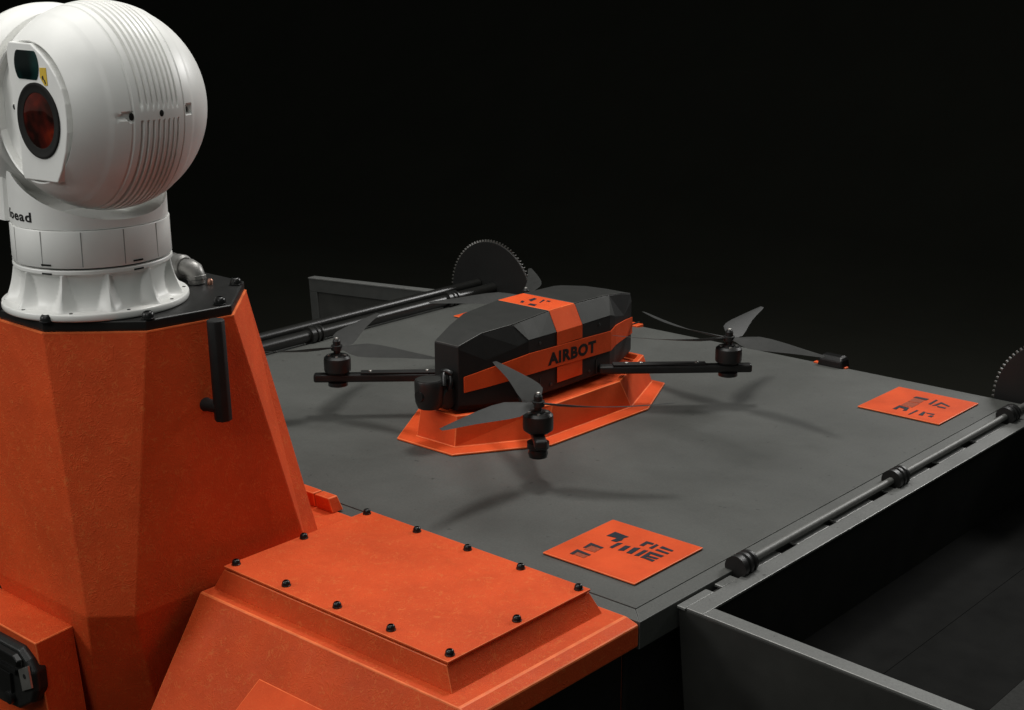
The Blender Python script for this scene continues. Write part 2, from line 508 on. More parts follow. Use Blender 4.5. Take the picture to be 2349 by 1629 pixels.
mk('housing_ridge', bm, M_black_gloss, lamp, .002)
bm = B(); box(bm, -.86, -.748, -.619, -.6138, -.106, -.098); box(bm, -.80, -.765, -.619, -.6138, -.150, -.108)
mk('housing_rib', bm, M_black_gloss, lamp, .0012)
bm = B(); lathe(bm, [(.011, -.6138), (.011, -.622), (.008, -.6235)], (-.772, 0, -.152), 'y', 20)
mk('housing_screw', bm, M_black_gloss, lamp, smooth=R(40))
tabq = [(-.740, -.0935), (-.7105, -.0775), (-.7055, -.114), (-.7335, -.1285)]
bm = B(); rings(bm, [[(x, -.6135, z) for x, z in tabq], [(x, -.6175, z) for x, z in tabq]])
mk('steel_tab', bm, M_steel, lamp, .0006)
bm = B(); lathe(bm, [(.0042, -.6180), (.0042, -.6174)], (-.7225, 0, -.099), 'y', 16)
mk('tab_hole', bm, M_gap, lamp)

# ---- side trays, hinge rods, knuckles, toothed discs
def mirror(bm, side):
    if side < 0:
        for v in bm.verts: v.co.x = 2 * XC - v.co.x
    return bm


def tray(side, tilt):
    """open tray hung on the hinge line x=0 (mirrored about the deck centre when side is -1)"""
    rot = Matrix.Rotation(R(tilt), 4, 'Y')
    def done(name, bm, m, par, bev=.0012):
        piv = Vector((0.004, 0, -.012))
        for v in bm.verts: v.co = rot @ (v.co - piv) + piv
        return mk(name, mirror(bm, side), m, par, bev)
    bm = B()
    box(bm, .009, .0475, .126, 1.429, -.19, -.0135)
    t = done('side_tray', bm, M_tray, car)
    # rims, notched along the hinge
    def rim_x(x0, x1, ya, yb, par):
        bm = B(); box(bm, x0, x1, ya, yb, -.0132, -.0085)
        return done('tray_rim', bm, M_rim, par, .0009)
    rim_x(.018, .0495, .098, 1.452, t)
    cuts = [(.095, .175), (.20, .245), (.296, .38), (.43, .54), (.565, .70), (.76, .785), (.83, .93), (.97, 1.09), (1.14, 1.29), (1.345, 1.452)]
    for a, b_ in cuts: rim_x(.0022, .0177, a, b_, t)
    bm = B(); box(bm, .0498, .80, .098, .128, -.0132, -.0085)
    done('tray_rim', bm, M_rim, t, .0009)
    bm = B(); box(bm, .0498, .80, 1.422, 1.452, -.0132, -.0085)
    done('tray_rim', bm, M_rim, t, .0009)
    bm = B(); hexa(bm, [(.03, .115, -.30), (.80, .115, -.30), (.80, .125, -.30), (.03, .125, -.30),
                        (.003, .0975, -.0135), (.80, .0975, -.0135), (.80, .125, -.0135), (.003, .125, -.0135)])
    done('tray_wall', bm, M_tray_out, t)
    bm = B(); box(bm, .0485, .80, 1.43, 1.45, -.30, -.0135)
    done('tray_wall', bm, M_tray_out, t)
    if side < 0:   # bands of the end wall seen from inside
        bm = B(); box(bm, .05, .80, 1.424, 1.4295, -.055, -.0136)
        done('wall_band', bm, M_shell_grey, t)
        bm = B(); box(bm, .765, .80, 1.424, 1.4295, -.30, -.0555)
        done('wall_band', bm, M_shell_grey, t)
    for k, (a, b_, m_) in enumerate(((.0478, .2055, M_tray_floor), (.2061, .385, M_tray_floor), (.3852, .80, M_tray_lit))):  # last panel is lighter, its lit patch put into the colour
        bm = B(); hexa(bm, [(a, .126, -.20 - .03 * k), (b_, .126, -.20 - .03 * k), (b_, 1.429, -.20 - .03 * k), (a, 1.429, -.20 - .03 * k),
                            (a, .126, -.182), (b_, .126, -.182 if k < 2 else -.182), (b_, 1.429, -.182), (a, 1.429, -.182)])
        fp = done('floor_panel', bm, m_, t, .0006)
    return t


tr = tray(1, 2.5)
tray(-1, 4.0)
# rivets on the right tray's floor
rb = None
for (x, y) in ((.27, .16), (.245, .235), (.33, .215), (.36, .235), (.30, .30), (.42, .31)):
    if rb is None:
        bm = B(); lathe(bm, [(.004, 0), (.0035, .002), (.0015, .003)], n=12)
        rb = local('rivet', bm, M_black_gloss, tr, (x, y, -.182 - x * .0437), smooth=R(40))
    else: put(rb, tr, (x, y, -.182 - x * .0437))


def hinge(side, r, x, z):
    bm = B(); tube(bm, [(x, .30, z), (x, 1.47, z)], r, 20)
    h = mk('hinge_rod', mirror(bm, side), M_tube if side < 0 else M_rod, car, smooth=R(40))
    for y in ((.267, .803, 1.316) if side > 0 else (.23, .752, 1.262)):
        k = r / .0075
        k = .0205 if side > 0 else .0235
        bm = B(); lathe(bm, [(.004, y - .013), (k, y - .013), (k, y - .001), (k * .86, y), (k * .86, y + .006), (k, y + .007), (k, y + .013), (k * .8, y + .014), (k * .8, y + .022), (k * .95, y + .023), (k * .95, y + .028), (.004, y + .028)], (x, 0, z), 'y', 32)
        mk('hinge_knuckle', mirror(bm, side), M_black if side > 0 else M_tube, h, smooth=R(30))
    return h


M_rod = simple('dark_polished_rod', (.15, .15, .142), .5, .4, .15, .15, 80)
hinge(1, .0068, .006, .002)
hl = hinge(-1, .016, .007, .015)
bm = B(); tube(bm, [(.062, .10, .022), (.062, 1.445, .022)], .0135, 18)
mk('tray_tube', mirror(bm, -1), M_tube, car, smooth=R(40))
for x in (.07, 2 * XC - .016):
    bm = B(); lathe(bm, [(.01, 1.449), (.152, 1.449), (.1535, 1.4505), (.1535, 1.4545), (.152, 1.456), (.01, 1.456)], (x, 0, -.003), 'y', 96)
    dk = mk('toothed_disc', bm, M_disc, car, smooth=R(30))
    N = 88
    t0 = None
    for k in range(N):
        a = 2 * pi * k / N
        px, pz = x + math.cos(a) * .1535, -.003 + math.sin(a) * .1535
        if t0 is None:
            bm = B(); hexa(bm, [(-.0022, -.003, -.001), (.0022, -.003, -.001), (.0022, .003, -.001), (-.0022, .003, -.001),
                                (-.0012, -.003, .0055), (.0012, -.003, .0055), (.0012, .003, .0055), (-.0012, .003, .0055)])
            t0 = local('tooth', bm, M_teeth, dk, (px, 1.4525, pz), (0, pi / 2 - a, 0))
        else: put(t0, dk, (px, 1.4525, pz), (0, pi / 2 - a, 0))

# ---- clip on the deck's far edge
clip = thing('edge_clip', 'small black rounded clip on the far edge of the grey deck', 'clip', (-.48, 1.425, 0))
bm = B()
rings(bm, [[(-.516, 1.41, -.006), (-.446, 1.41, -.006), (-.446, 1.45, -.006), (-.516, 1.45, -.006)],
           [(-.513, 1.412, .016), (-.450, 1.412, .016), (-.450, 1.448, .016), (-.513, 1.448, .016)],
           [(-.508, 1.42, .025), (-.455, 1.42, .025), (-.455, 1.442, .025), (-.508, 1.442, .025)]])
mk('clip_body', bm, M_black_gloss, clip, .004)
bm = B(); box(bm, -.531, -.4425, 1.421, 1.4338, -.0045, .0006)
mk('clip_pad', bm, M_orange_s, clip, .001)
for x in (-1.073,):
    t2 = thing('edge_pad', 'tiny orange pad on the far deck edge behind the drone', 'pad', (x, 1.42, 0))
    bm = B(); box(bm, x - .017, x + .017, 1.405, 1.4335, -.0042, .004)
    mk('pad_block', bm, M_orange_s, t2, .001)

# ------------------------------------------------------------------ marker plates
A = [[(-0.0584, 0.029), (-0.0578, 0.0528), (-0.0262, 0.0503), (-0.0295, 0.0407), (-0.026, 0.0306), (-0.0289, 0.0185), (-0.0392, 0.017), (-0.0384, 0.033)], [(-0.0241, -0.0067), (-0.0249, 0.0176), (-0.017, 0.021), (-0.0177, -0.0076)], [(-0.0055, -0.0077), (-0.008, 0.0166), (0.0016, 0.0189), (0.0037, -0.004)], [(0.0119, -0.0074), (0.0085, 0.0193), (0.0183, 0.0244), (0.0215, -0.0054)], [(0.0286, -0.0075), (0.0274, 0.0217), (0.0346, 0.0237), (0.0359, -0.0046)], [(0.041, -0.0072), (0.0389, 0.0232), (0.0455, 0.0238), (0.0482, -0.0064)], [(0.0455, 0.0238), (0.0674, 0.0239), (0.0672, 0.0155), (0.0468, 0.0157)], [(0.0468, 0.0082), (0.0666, 0.01), (0.0665, 0.0037), (0.0469, 0.0017)], [(0.0482, -0.0064), (0.0478, -0.0006), (0.0666, -0.0006), (0.0668, -0.0084)], [(0.0094, 0.033), (0.0083, 0.055), (0.0239, 0.0555), (0.0255, 0.0491), (0.0157, 0.0471), (0.0173, 0.0342)], [(0.0283, 0.0344), (0.0284, 0.0559), (0.0342, 0.0545), (0.0351, 0.0338)], [(0.0419, 0.0461), (0.0416, 0.0553), (0.0664, 0.0524), (0.0672, 0.0468)], [(0.0418, 0.0333), (0.0423, 0.0401), (0.0676, 0.0387), (0.068, 0.0328)], [(-0.057, -0.0374), (-0.0596, -0.0125), (-0.0297, -0.015), (-0.0307, -0.021), (-0.0524, -0.0205), (-0.0521, -0.0353)], [(-0.0578, -0.0719), (-0.0596, -0.0494), (-0.0279, -0.0523), (-0.0274, -0.0581), (-0.0527, -0.057), (-0.0508, -0.0713)]]
A2 = [[(-0.0515, -0.0424), (-0.0515, -0.0215), (-0.0306, -0.0219), (-0.0295, -0.0403)], [(-0.050, -0.0701), (-0.052, -0.0585), (-0.0284, -0.0588), (-0.0282, -0.0712)]]
Bm = [[(-0.0317, 0.0398), (-0.0302, 0.0504), (0.0001, 0.0518), (0.0002, 0.0378), (-0.0078, 0.0389)], [(-0.0281, -0.0655), (-0.0284, -0.0331), (-0.0033, -0.0354), (0.0019, -0.0602), (-0.0053, -0.0634), (-0.0074, -0.0506), (-0.021, -0.0475), (-0.0194, -0.065)], [(0.0153, 0.0164), (0.0138, 0.0574), (0.0191, 0.0558), (0.0216, 0.0157)], [(0.0267, 0.0112), (0.0311, 0.0479), (0.0589, 0.0329), (0.0574, 0.0269), (0.0362, 0.0373), (0.0344, 0.0167)], [(0.0357, 0.0167), (0.0577, 0.0171), (0.0586, 0.0091), (0.0412, 0.0088)], [(0.0157, -0.0801), (0.0158, -0.0395), (0.0213, -0.0417), (0.0197, -0.0778)], [(0.0346, -0.0696), (0.0322, -0.0399), (0.0378, -0.0409), (0.0441, -0.0683)], [(0.0395, -0.0438), (0.0591, -0.0399), (0.059, -0.0486), (0.0439, -0.0473)], [(0.0547, -0.0648), (0.0559, -0.0541), (0.063, -0.0537), (0.0635, -0.0664)]]
B2 = [[(-0.0264, -0.0295), (-0.0276, 0.0036), (-0.0003, 0.0059), (0.0008, -0.030)], [(-0.0277, 0.0066), (-0.0289, 0.0379), (-0.0031, 0.0365), (-0.001, 0.0102)]]


def marks(parent, c, polys, mat, z):
    for q in polys:
        bm = B(); plate(bm, [(c[0] + x, c[1] + y) for x, y in q], z, z + .0006)
        mk('printed_mark', bm, mat, parent)


def marker(c, label, pa, pb):
    t = thing('marker_plate', label, 'marker plate', (*c, 0), 'square orange marker plates on the deck')
    s = .0966
    bm = B(); plate(bm, [(c[0] - s, c[1] - s), (c[0] + s, c[1] - s), (c[0] + s, c[1] + s), (c[0] - s, c[1] + s)], .0012, .0042)
    mk('plate', bm, M_orange_s, t, .0012)
    bm = B(); plate(bm, [(c[0] - s + .003, c[1] - s + .003), (c[0] + s - .003, c[1] - s + .003), (c[0] + s - .003, c[1] + s - .003), (c[0] - s + .003, c[1] + s - .003)], .0002, .0011)
    mk('plate_backing', bm, M_gap, t)
    marks(t, c, pa, M_mark, .0043)
    marks(t, c, pb, M_mark2, .0042)


marker((-.1758, .1899), 'large near orange plate with dark block marks beside the hatch', A, A2)
marker((-.1722, 1.2571), 'orange plate with dark block marks at the far right deck corner', Bm, B2)
marker((-1.4080, 1.2650), 'orange plate mostly hidden behind the drone nose near the twin tubes', [], [])

# ------------------------------------------------------------------ landing cradle
cr = thing('landing_cradle', 'orange eight-sided landing cradle with sloped walls under the drone', 'cradle', (XC, .686, 0))
sym = lambda q, z: [(XC + x, y, z) for x, y in q] + [(XC - x, y, z) for x, y in q[::-1]]
base = [(.079, .346), (.190, .523), (.197, .845), (.111, 1.026)]
wb = [(.054, .379), (.158, .545), (.163, .828), (.083, 1.014)]
wt = [(.051, .390), (.149, .575), (.152, .800), (.066, 1.002)]
shr = lambda q, k: [(x - k, .69 + (y - .69) * (1 - k * 2.6)) for x, y in q]
bm = B()
rings(bm, [sym(base, .0006), sym(base, .005), sym(wb, .0062), sym(wt, .069), sym(shr(wt, .010), .069), sym(shr(wt, .013), .056)], cap0=True, cap1=True)
mk('cradle_shell', bm, M_orange_s, cr, .0016, angle=10)

# ------------------------------------------------------------------ quadcopter
DY = .7025
dr = thing('quadcopter', 'black and orange quadcopter with AIRBOT lettering sitting on the orange cradle', 'drone', (XC, DY, .065))
# cross sections: y, top half-width, top z, shoulder half-width, shoulder z, bottom half-width, bottom z
sec = [(.415, .033, .205, .0335, .200, .034, .080), (.472, .046, .2235, .058, .170, .060, .076), (.54, .069, .2325, .086, .190, .086, .074), (.565, .070, .2345, .092, .198, .092, .074),
       (.652, .072, .241, .094, .198, .094, .074), (.738, .072, .241, .094, .198, .094, .074), (.84, .071, .239, .092, .198, .092, .074), (.865, .069, .2365, .086, .190, .086, .074),
       (.93, .052, .226, .062, .175, .062, .076), (.990, .034, .211, .038, .196, .038, .080)]
bm = B()
loops = []
for y, a, za, b, zb, c_, zc in sec:
    loops.append([(XC - a, y, za), (XC + a, y, za), (XC + b, y, zb), (XC + c_, y, zc), (XC + c_ * .8, y, zc - .012), (XC - c_ * .8, y, zc - .012), (XC - c_, y, zc), (XC - b, y, zb)])
rings(bm, loops)
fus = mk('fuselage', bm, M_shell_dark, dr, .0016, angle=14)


def sidepoint(y, z, off=.0016, sgn=1):
    """x on the fuselage flank at height z"""
    for s0, s1 in zip(sec[:-1], sec[1:]):
        if s0[0] - 1e-6 <= y <= s1[0] + 1e-6:
            t = (y - s0[0]) / (s1[0] - s0[0]); break
    L = lambda i: s0[i] + (s1[i] - s0[i]) * t
    b, zb, a, za, cc = L(3), L(4), L(1), L(2), L(5)
    x = cc + (b - cc) * max(0, min(1, (z - .075) / (zb - .075)))
    if z > zb: x = b + (a - b) * (z - zb) / max(1e-6, za - zb)
    return XC + sgn * (x + off)


def flank(name, cols, mat, par, off, sgn=1, th=.0012):
    """skin panel laid on the flank; cols = [(y, z0, z1, ...)...] from the bottom up"""
    bm = B()
    o1 = [[bm.verts.new((sidepoint(c[0], z, off, sgn), c[0], z)) for z in c[1:]] for c in cols]
    i1 = [[bm.verts.new((v.co.x - sgn * th, v.co.y, v.co.z)) for v in l] for l in o1]
    n, m_ = len(cols), len(o1[0])
    for k in range(n - 1):
        for r in range(m_ - 1):
            bm.faces.new((o1[k][r], o1[k + 1][r], o1[k + 1][r + 1], o1[k][r + 1]))
            bm.faces.new((i1[k][r], i1[k][r + 1], i1[k + 1][r + 1], i1[k + 1][r]))
        for r, fl in ((0, 0), (m_ - 1, 1)):
            bm.faces.new((o1[k][r], i1[k][r], i1[k + 1][r], o1[k + 1][r]))
    for k in (0, n - 1):
        for r in range(m_ - 1):
            bm.faces.new((o1[k][r], o1[k][r + 1], i1[k][r + 1], i1[k][r]))
    return mk(name, bm, mat, par)


for sg in (1, -1):
    flank('facet_panel', [(.543, .2300, .2322), (.565, .1995, .2338), (.60, .1995, .2364), (.652, .1995, .240)], M_shell_grey, dr, .0014, sg)
    flank('facet_panel', [(.7395, .1995, .240), (.838, .1995, .238), (.862, .1935, .2358)], M_shell_grey, dr, .0014, sg)
    # orange belt
    st = flank('belt_stripe', [(.424, .108, .141), (.472, .114, .152), (.54, .123, .167), (.565, .126, .171), (.652, .1245, .1695), (.738, .122, .168), (.84, .119, .164), (.865, .126, .171), (.93, .124, .166), (.988, .120, .158)], M_orange_s, dr, .0038, sg, .002)
    flank('orange_band', [(.653, .199, .2405), (.7375, .199, .2405)], M_orange_s, dr, .0022, sg)
    flank('orange_band', [(.6535, .1702, .1985), (.7375, .1702, .1985)], M_orange_s, dr, .0022, sg)
    flank('orange_band', [(.6535, .088, .1225), (.7375, .088, .1225)], M_orange_s, dr, .0026, sg)
    if sg == 1: belt = st
def top_skin(ss):
    bm = B()
    rings(bm, [[(XC - a, y, z + .0002), (XC + a, y, z + .0002), (XC + a, y, z + .0018), (XC - a, y, z + .0018)] for y, a, z in ss])
    return mk('top_panel', bm, M_shell, dr, .0007)


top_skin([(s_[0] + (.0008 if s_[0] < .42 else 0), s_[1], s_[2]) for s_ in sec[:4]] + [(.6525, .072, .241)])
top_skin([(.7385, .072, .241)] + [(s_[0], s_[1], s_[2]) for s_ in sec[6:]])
bm = B(); box(bm, XC - .0728, XC + .0728, .6535, .7375, .2385, .2426)
ob = mk('orange_top_band', bm, M_orange_s, dr, .0014)
marks(ob, (XC, .695), [[(-0.0209, -0.0274), (-0.0273, -0.0133), (-0.0184, -0.0155), (-0.0128, -0.0273)], [(-0.0214, 0.0016), (-0.0228, 0.0223), (-0.0128, 0.0189), (-0.0076, -0.0063)], [(0.0064, -0.0333), (0.0032, -0.0215), (0.0211, -0.0207), (0.0252, -0.0336)], [(0.0131, -0.0033), (0.0015, 0.0241), (0.0081, 0.0218), (0.0160, -0.0038)], [(0.0165, 0.0161), (0.0141, 0.0236), (0.0233, 0.023), (0.0254, 0.015)]], M_mark, .2427)


def text_mesh(body, size, bold=0., ext=.0003):
    cu = bpy.data.curves.new('lettering', 'FONT')
    cu.body = body; cu.size = size; cu.space_character = 1.12; cu.offset = bold; cu.extrude = ext
    cu.resolution_u = 3
    ob = bpy.data.objects.new('lettering', cu)
    C.objects.link(ob)
    me = bpy.data.meshes.new_from_object(ob.evaluated_get(bpy.context.evaluated_depsgraph_get()))
    C.objects.unlink(ob); bpy.data.objects.remove(ob); bpy.data.curves.remove(cu)
    return me


def lettering(body, parent, mat, mapper, length, height, bold):
    me = text_mesh(body, .1, bold)
    xs = [v.co.x for v in me.vertices]; ys = [v.co.y for v in me.vertices]; zs = [v.co.z for v in me.vertices]
    x0, x1, y0, y1 = min(xs), max(xs), min(ys), max(ys)
    o0 = ORI[parent.name]
    for v in me.vertices:
        u = (v.co.x - x0) / (x1 - x0) * length
        w = (v.co.y - y0) / (y1 - y0) * height
        v.co = Vector(mapper(u, w, v.co.z)) - o0
    me.materials.clear(); me.materials.append(mat)
    ob = bpy.data.objects.new('lettering', me); C.objects.link(ob); ob.parent = parent; ORI[ob.name] = o0
    return ob


lettering('AIRBOT', belt, M_ink, lambda u, w, d: (sidepoint(.622 + u, .132 + w, .0040 + d), .622 + u, .1318 - u * .022 + w), .162, .0275, .0046)

# tail fin and rear antenna bits
bm = B(); box(bm, XC + .02, XC + .0215, .985, 1.045, .130, .133); box(bm, XC - .03, XC - .0285, .985, 1.045, .130, .133)
mk('tail_wire', bm, M_blade, dr)

# seams, screws and vents on the shell
for sg in (1, -1):
    for y in (.60, .79):
        flank('shell_seam', [(y, .076, .11), (y + .0012, .076, .11)], M_shell_grey, dr, .0016, sg)
    q0 = None
    for y, z in ((.585, .088), (.635, .088), (.765, .088), (.815, .088), (.60, .186), (.80, .186)):
        p_ = (sidepoint(y, z, .0004, sg), y, z)
        if q0 is None:
            bm = B(); lathe(bm, [(.0036, 0), (.0034, .0012), (.0018, .0016)], n=10)
            q0 = local('shell_screw', bm, M_steel_dark, dr, p_, (0, sg * pi / 2, 0), smooth=R(40))
        else: put(q0, dr, p_, (0, sg * pi / 2, 0))
# nose camera
bm = B(); box(bm, XC - .02, XC + .02, .385, .416, .093, .14)
nb = mk('nose_bracket', bm, M_black_matte, dr, .006)
bm = B(); lathe(bm, [(.012, .079), (.024, .083), (.029, .096), (.030, .126), (.030, .1385), (.0285, .1415)], (XC - .002, .366, 0), n=36)
nc = mk('nose_camera', bm, M_black, dr, smooth=R(40))
bm = B(); lathe(bm, [(.011, -.0312), (.012, -.028), (.012, -.018)], (XC - .002, .366, .112), 'y', 24)
mk('camera_lens', bm, M_black_gloss, nc, smooth=R(40))
bm = B(); lathe(bm, [(.026, .1412), (.026, .1424), (.0245, .1428)], (XC - .002, .366, 0), n=32)
mk('camera_cap', bm, M_shell, nc, smooth=R(30))
bm = B(); tube(bm, [(XC + .014, .392, .150), (XC + .022, .384, .144), (XC + .028, .378, .130)], .0055, 8)
tube(bm, [(XC + .004, .40, .152), (XC + .018, .396, .156), (XC + .026, .404, .150)], .006, 8); tube(bm, [(XC + .020, .405, .148), (XC + .030, .397, .138), (XC + .027, .395, .12)], .005, 8)
mk('camera_cable', bm, M_black_gloss, nc, smooth=R(60))
bm = B(); lathe(bm, [(.02, -.012), (.024, -.008), (.024, .008), (.02, .012)], (XC + .012, .4, .098), 'x', 24)
mk('nose_roller', bm, M_black, dr, smooth=R(40))

mot = [(.293, -.3225, -1), (-.293, -.303, 1), (.305, .308, 1), (-.293, .318, -1)]


def blade_bm(sgn):
    st = [(.010, .010, 26, .006), (.022, .016, 26, .006), (.038, .032, 25, .0042), (.062, .047, 23, .003), (.092, .048, 20, .0024), (.13, .041, 17, .002),
          (.17, .031, 14, .0017), (.21, .0215, 12, .0014), (.24, .0145, 10.5, .0011), (.257, .0085, 10, .0008)]
    bm = B(); loops = []
    for r, ch, tw, th in st:
        t = R(tw) * sgn
        sweep = (.009 * math.sin(min(1, r / .25) * pi) - .020 * (r / .25) ** 2) * sgn
        lp = []
        for cx, cz in ((-.5, 0), (-.25, .7), (.1, 1.0), (.38, .7), (.5, 0), (.38, -.5), (.1, -.35), (-.25, -.3)):
            yy = cx * ch * sgn + 0; zz = cz * th * .5
            y2 = yy * math.cos(t * sgn) if False else yy * math.cos(abs(t))
            z2 = zz + cx * ch * math.sin(abs(t))
            lp.append((r, y2 + sweep, z2 + .012 * (r / .25) ** 2))
        loops.append(lp)
    rings(bm, loops)
    return bm


for i, (dx, dy, sg) in enumerate(mot):
    mx, my = XC + dx, .6825 + dy
    ux, uy = (dx / abs(dx)) * .73, (dy / abs(dy)) * .683
    n_ = math.hypot(ux, uy); ux /= n_; uy /= n_
    # arm: from the fuselage corner out past the motor
    sx, sy = mx - ux * .285, my - uy * .285
    ex, ey = mx + ux * .052, my + uy * .052
    px, py = -uy, ux
    bm = B()
    def bar(w0, w1, z0, z1, s, e_):
        hexa(bm, [(s[0] + px * w0, s[1] + py * w0, z0), (s[0] - px * w0, s[1] - py * w0, z0), (e_[0] - px * w1, e_[1] - py * w1, z0), (e_[0] + px * w1, e_[1] + py * w1, z0),
                  (s[0] + px * w0, s[1] + py * w0, z1), (s[0] - px * w0, s[1] - py * w0, z1), (e_[0] - px * w1, e_[1] - py * w1, z1), (e_[0] + px * w1, e_[1] + py * w1, z1)])
    bar(.013, .012, .077, .0955, (sx, sy), (ex, ey))
    arm = mk('arm', bm, M_black, dr, .005, segs=3)
    bm = B(); bar(.0125, .011, .096, .099, (sx + ux * .03, sy + uy * .03), (mx - ux * .05, my - uy * .05))
    mk('arm_top_strip', bm, M_black_matte, arm, .001)
    sc0 = None
    for d in (.06, .092, .215):
        q = (sx + ux * d, sy + uy * d, .099)
        if sc0 is None:
            bm = B(); lathe(bm, [(.0042, 0), (.004, .002), (.0025, .0032)], n=12)
            sc0 = local('arm_screw', bm, M_steel, arm, q, smooth=R(40))
        else: put(sc0, arm, q)
    # motor
    bm = B()
    lathe(bm, [(.014, .0955), (.0215, .0965), (.0285, .102), (.0292, .106), (.0292, .126), (.0285, .131), (.024, .1355), (.014, .136), (.0135, .139), (.008, .1395)], (mx, my, 0), n=40)
    mo = mk('motor', bm, M_black, dr, smooth=R(30))
    bm = B(); lathe(bm, [(.0125, .045), (.0175, .047), (.0195, .055), (.0175, .062), (.0215, .066), (.0215, .0765), (.015, .077)] if i == 0 else [(.0125, .066), (.0215, .069), (.0215, .0768), (.012, .077)], (mx, my, 0), n=32)
    mk('motor_base', bm, M_black_gloss, mo, smooth=R(35))
    for k in range(4):
        a = R(45 + 90 * k)
        q = (mx + .017 * math.cos(a), my + .017 * math.sin(a), .1357)
        if k == 0:
            bm = B(); lathe(bm, [(.0034, 0), (.003, .0016)], n=10)
            ms = local('motor_screw', bm, M_steel, mo, q, smooth=R(40))
        else: put(ms, mo, q)
    # propeller
    bm = B()
    lathe(bm, [(.0075, .138), (.0075, .147), (.0125, .148), (.0125, .158), (.0085, .159), (.0085, .168), (.006, .172), (.003, .1735)], (mx, my, 0), n=24)
    pr = mk('propeller', bm, M_black, dr, smooth=R(30))
    bm = B(); lathe(bm, [(.0045, .1722), (.004, .1748), (.002, .1762)], (mx, my, 0), n=16)
    mk('hub_screw', bm, M_steel, pr, smooth=R(40))
    angs = {0: (28, 146, 264), 1: (15, 121, 240), 2: (-3, 111, 178, 230), 3: (124, 243, 2)}[i]
    b0 = None
    for a in angs:
        if b0 is None: b0 = local('blade', blade_bm(sg), M_blade, pr, (mx, my, .153), (0, 0, R(a)), smooth=R(45))
        else: put(b0, pr, (mx, my, .153), (0, 0, R(a)))

# ------------------------------------------------------------------ pan-tilt camera
PX, PY = -.797, -.387
BX, BY, BZ, BR = -.734, -.391, .7585, .1565
gm = thing('surveillance_camera', 'white round pan-tilt camera on a fluted pedestal bolted to the black plate', 'camera', (PX, PY, .446))
# base flange and fluted skirt
bm = B(); lathe(bm, [(.146, .4464), (.1485, .4475), (.1495, .4500), (.1495, .4560), (.1485, .4578), (.1465, .4585), (.120, .4590)], (PX, PY, 0), n=96)
fl = mk('base_flange', bm, M_white_lip, gm, smooth=R(50))
bm = B()
NS, NR = 330, 11
hs = [.4588, .4605, .464, .469, .475, .482, .489, .496, .503, .509, .5125]
ins_ = [.1300, .1262, .1230, .1205, .1187, .1174, .1168, .1168, .1178, .1200, .1236]
outs = [.1440, .1425, .1400, .1374, .1350, .1326, .1306, .1288, .1274, .1264, .1256]
loops = []
for q, z in enumerate(hs):
    tt = (.5125 - z) / .0537
    wid = .042 + .115 * tt ** 1.3
    l = []
    for k in range(NS):
        th = 2 * pi * k / NS
        d_ = abs(((th + .12) * NR / (2 * pi)) % 1.0 - .5) * 2 * pi / NR      # angle from the nearest ridge line
        f = min(1, max(0, 1.12 - d_ / wid))
        r = ins_[q] + (outs[q] - ins_[q]) * f
        l.append((PX + r * math.cos(th), PY + r * math.sin(th), z))
    loops.append(l)
for r, z in ((.1250, .5135), (.1262, .5150), (.1262, .5195), (.1255, .5208), (.119, .521)):
    loops.append([(PX + r * math.cos(2 * pi * k / NS), PY + r * math.sin(2 * pi * k / NS), z) for k in range(NS)])
rings(bm, loops)
sk = mk('base_skirt', bm, M_white, gm, smooth=R(24))
s0 = None
for k in range(10):
    a = 2 * pi * k / 10 + .4
    q = (PX + .1415 * math.cos(a), PY + .1415 * math.sin(a), .4585)
    if s0 is None:
        bm = B(); lathe(bm, [(.0028, 0), (.0028, .0006)], n=12)
        s0 = local('screw_hole', bm, M_gap, fl, q)
    else: put(s0, fl, q)
# turntable band with panel seams
bm = B(); lathe(bm, [(.117, .5210), (.117, .5245), ], (PX, PY, 0), n=96); mk('turntable_gap', bm, M_gap, gm, smooth=R(40))
bm = B(); lathe(bm, [(.119, .5235), (.1252, .524), (.1262, .5255), (.1256, .5795), (.1248, .581), (.118, .5812)], (PX, PY, 0), n=128)
bd_ = mk('turntable_band', bm, M_white, gm, smooth=R(40))
sm0 = None
for k in range(12):
    a = R(-100 + 30 * k)
    if sm0 is None:
        bm = B(); box(bm, .1248, .1262, -.0007, .0007, -.026, .027)
        sm0 = local('panel_seam', bm, M_seam, bd_, (PX, PY, .5525), (0, 0, a))
    else: put(sm0, bd_, (PX, PY, .5525), (0, 0, a))
sl0 = None
for a, z in ((-117, .529), (-117, .5155), (-67, .529), (-67, .5155), (0, .529), (0, .5155)):
    if sl0 is None:
        bm = B(); box(bm, .1245, .1268, -.0085, .0085, -.0013, .0013)
        sl0 = local('vent_slot', bm, M_gap, bd_, (PX, PY, z), (0, 0, R(a)))
    else: put(sl0, bd_, (PX, PY, z), (0, 0, R(a)))
# yoke: cylinder scooped out for the ball, and the lifting arm on the far side
bm = B()
N = 96; lo, hi, hin = [], [], []
for k in range(N):
    a = 2 * pi * k / N
    x, y = PX + .1235 * math.cos(a), PY + .1235 * math.sin(a)
    d2 = (x - BX) ** 2 + (y - BY) ** 2
    z = BZ - math.sqrt(max(.0004, .174 ** 2 - d2)) if d2 < .16 ** 2 else .70
    cap = .6435 - .0215 * math.sin(a)
    z = min(z, cap) - .001
    lo.append((x, y, .5818)); hi.append((x, y, z))
    xi, yi = PX + .1175 * math.cos(a), PY + .1175 * math.sin(a)
    d2 = (xi - BX) ** 2 + (yi - BY) ** 2
    zi = min(BZ - math.sqrt(max(.0004, .174 ** 2 - d2)) if d2 < .16 ** 2 else .70, cap) - .004
    hin.append((xi, yi, zi))
mid = [(PX + (x - PX) * .5, PY + (y - PY) * .5, .586) for x, y, z in lo]
rings(bm, [lo, hi, hin, mid])
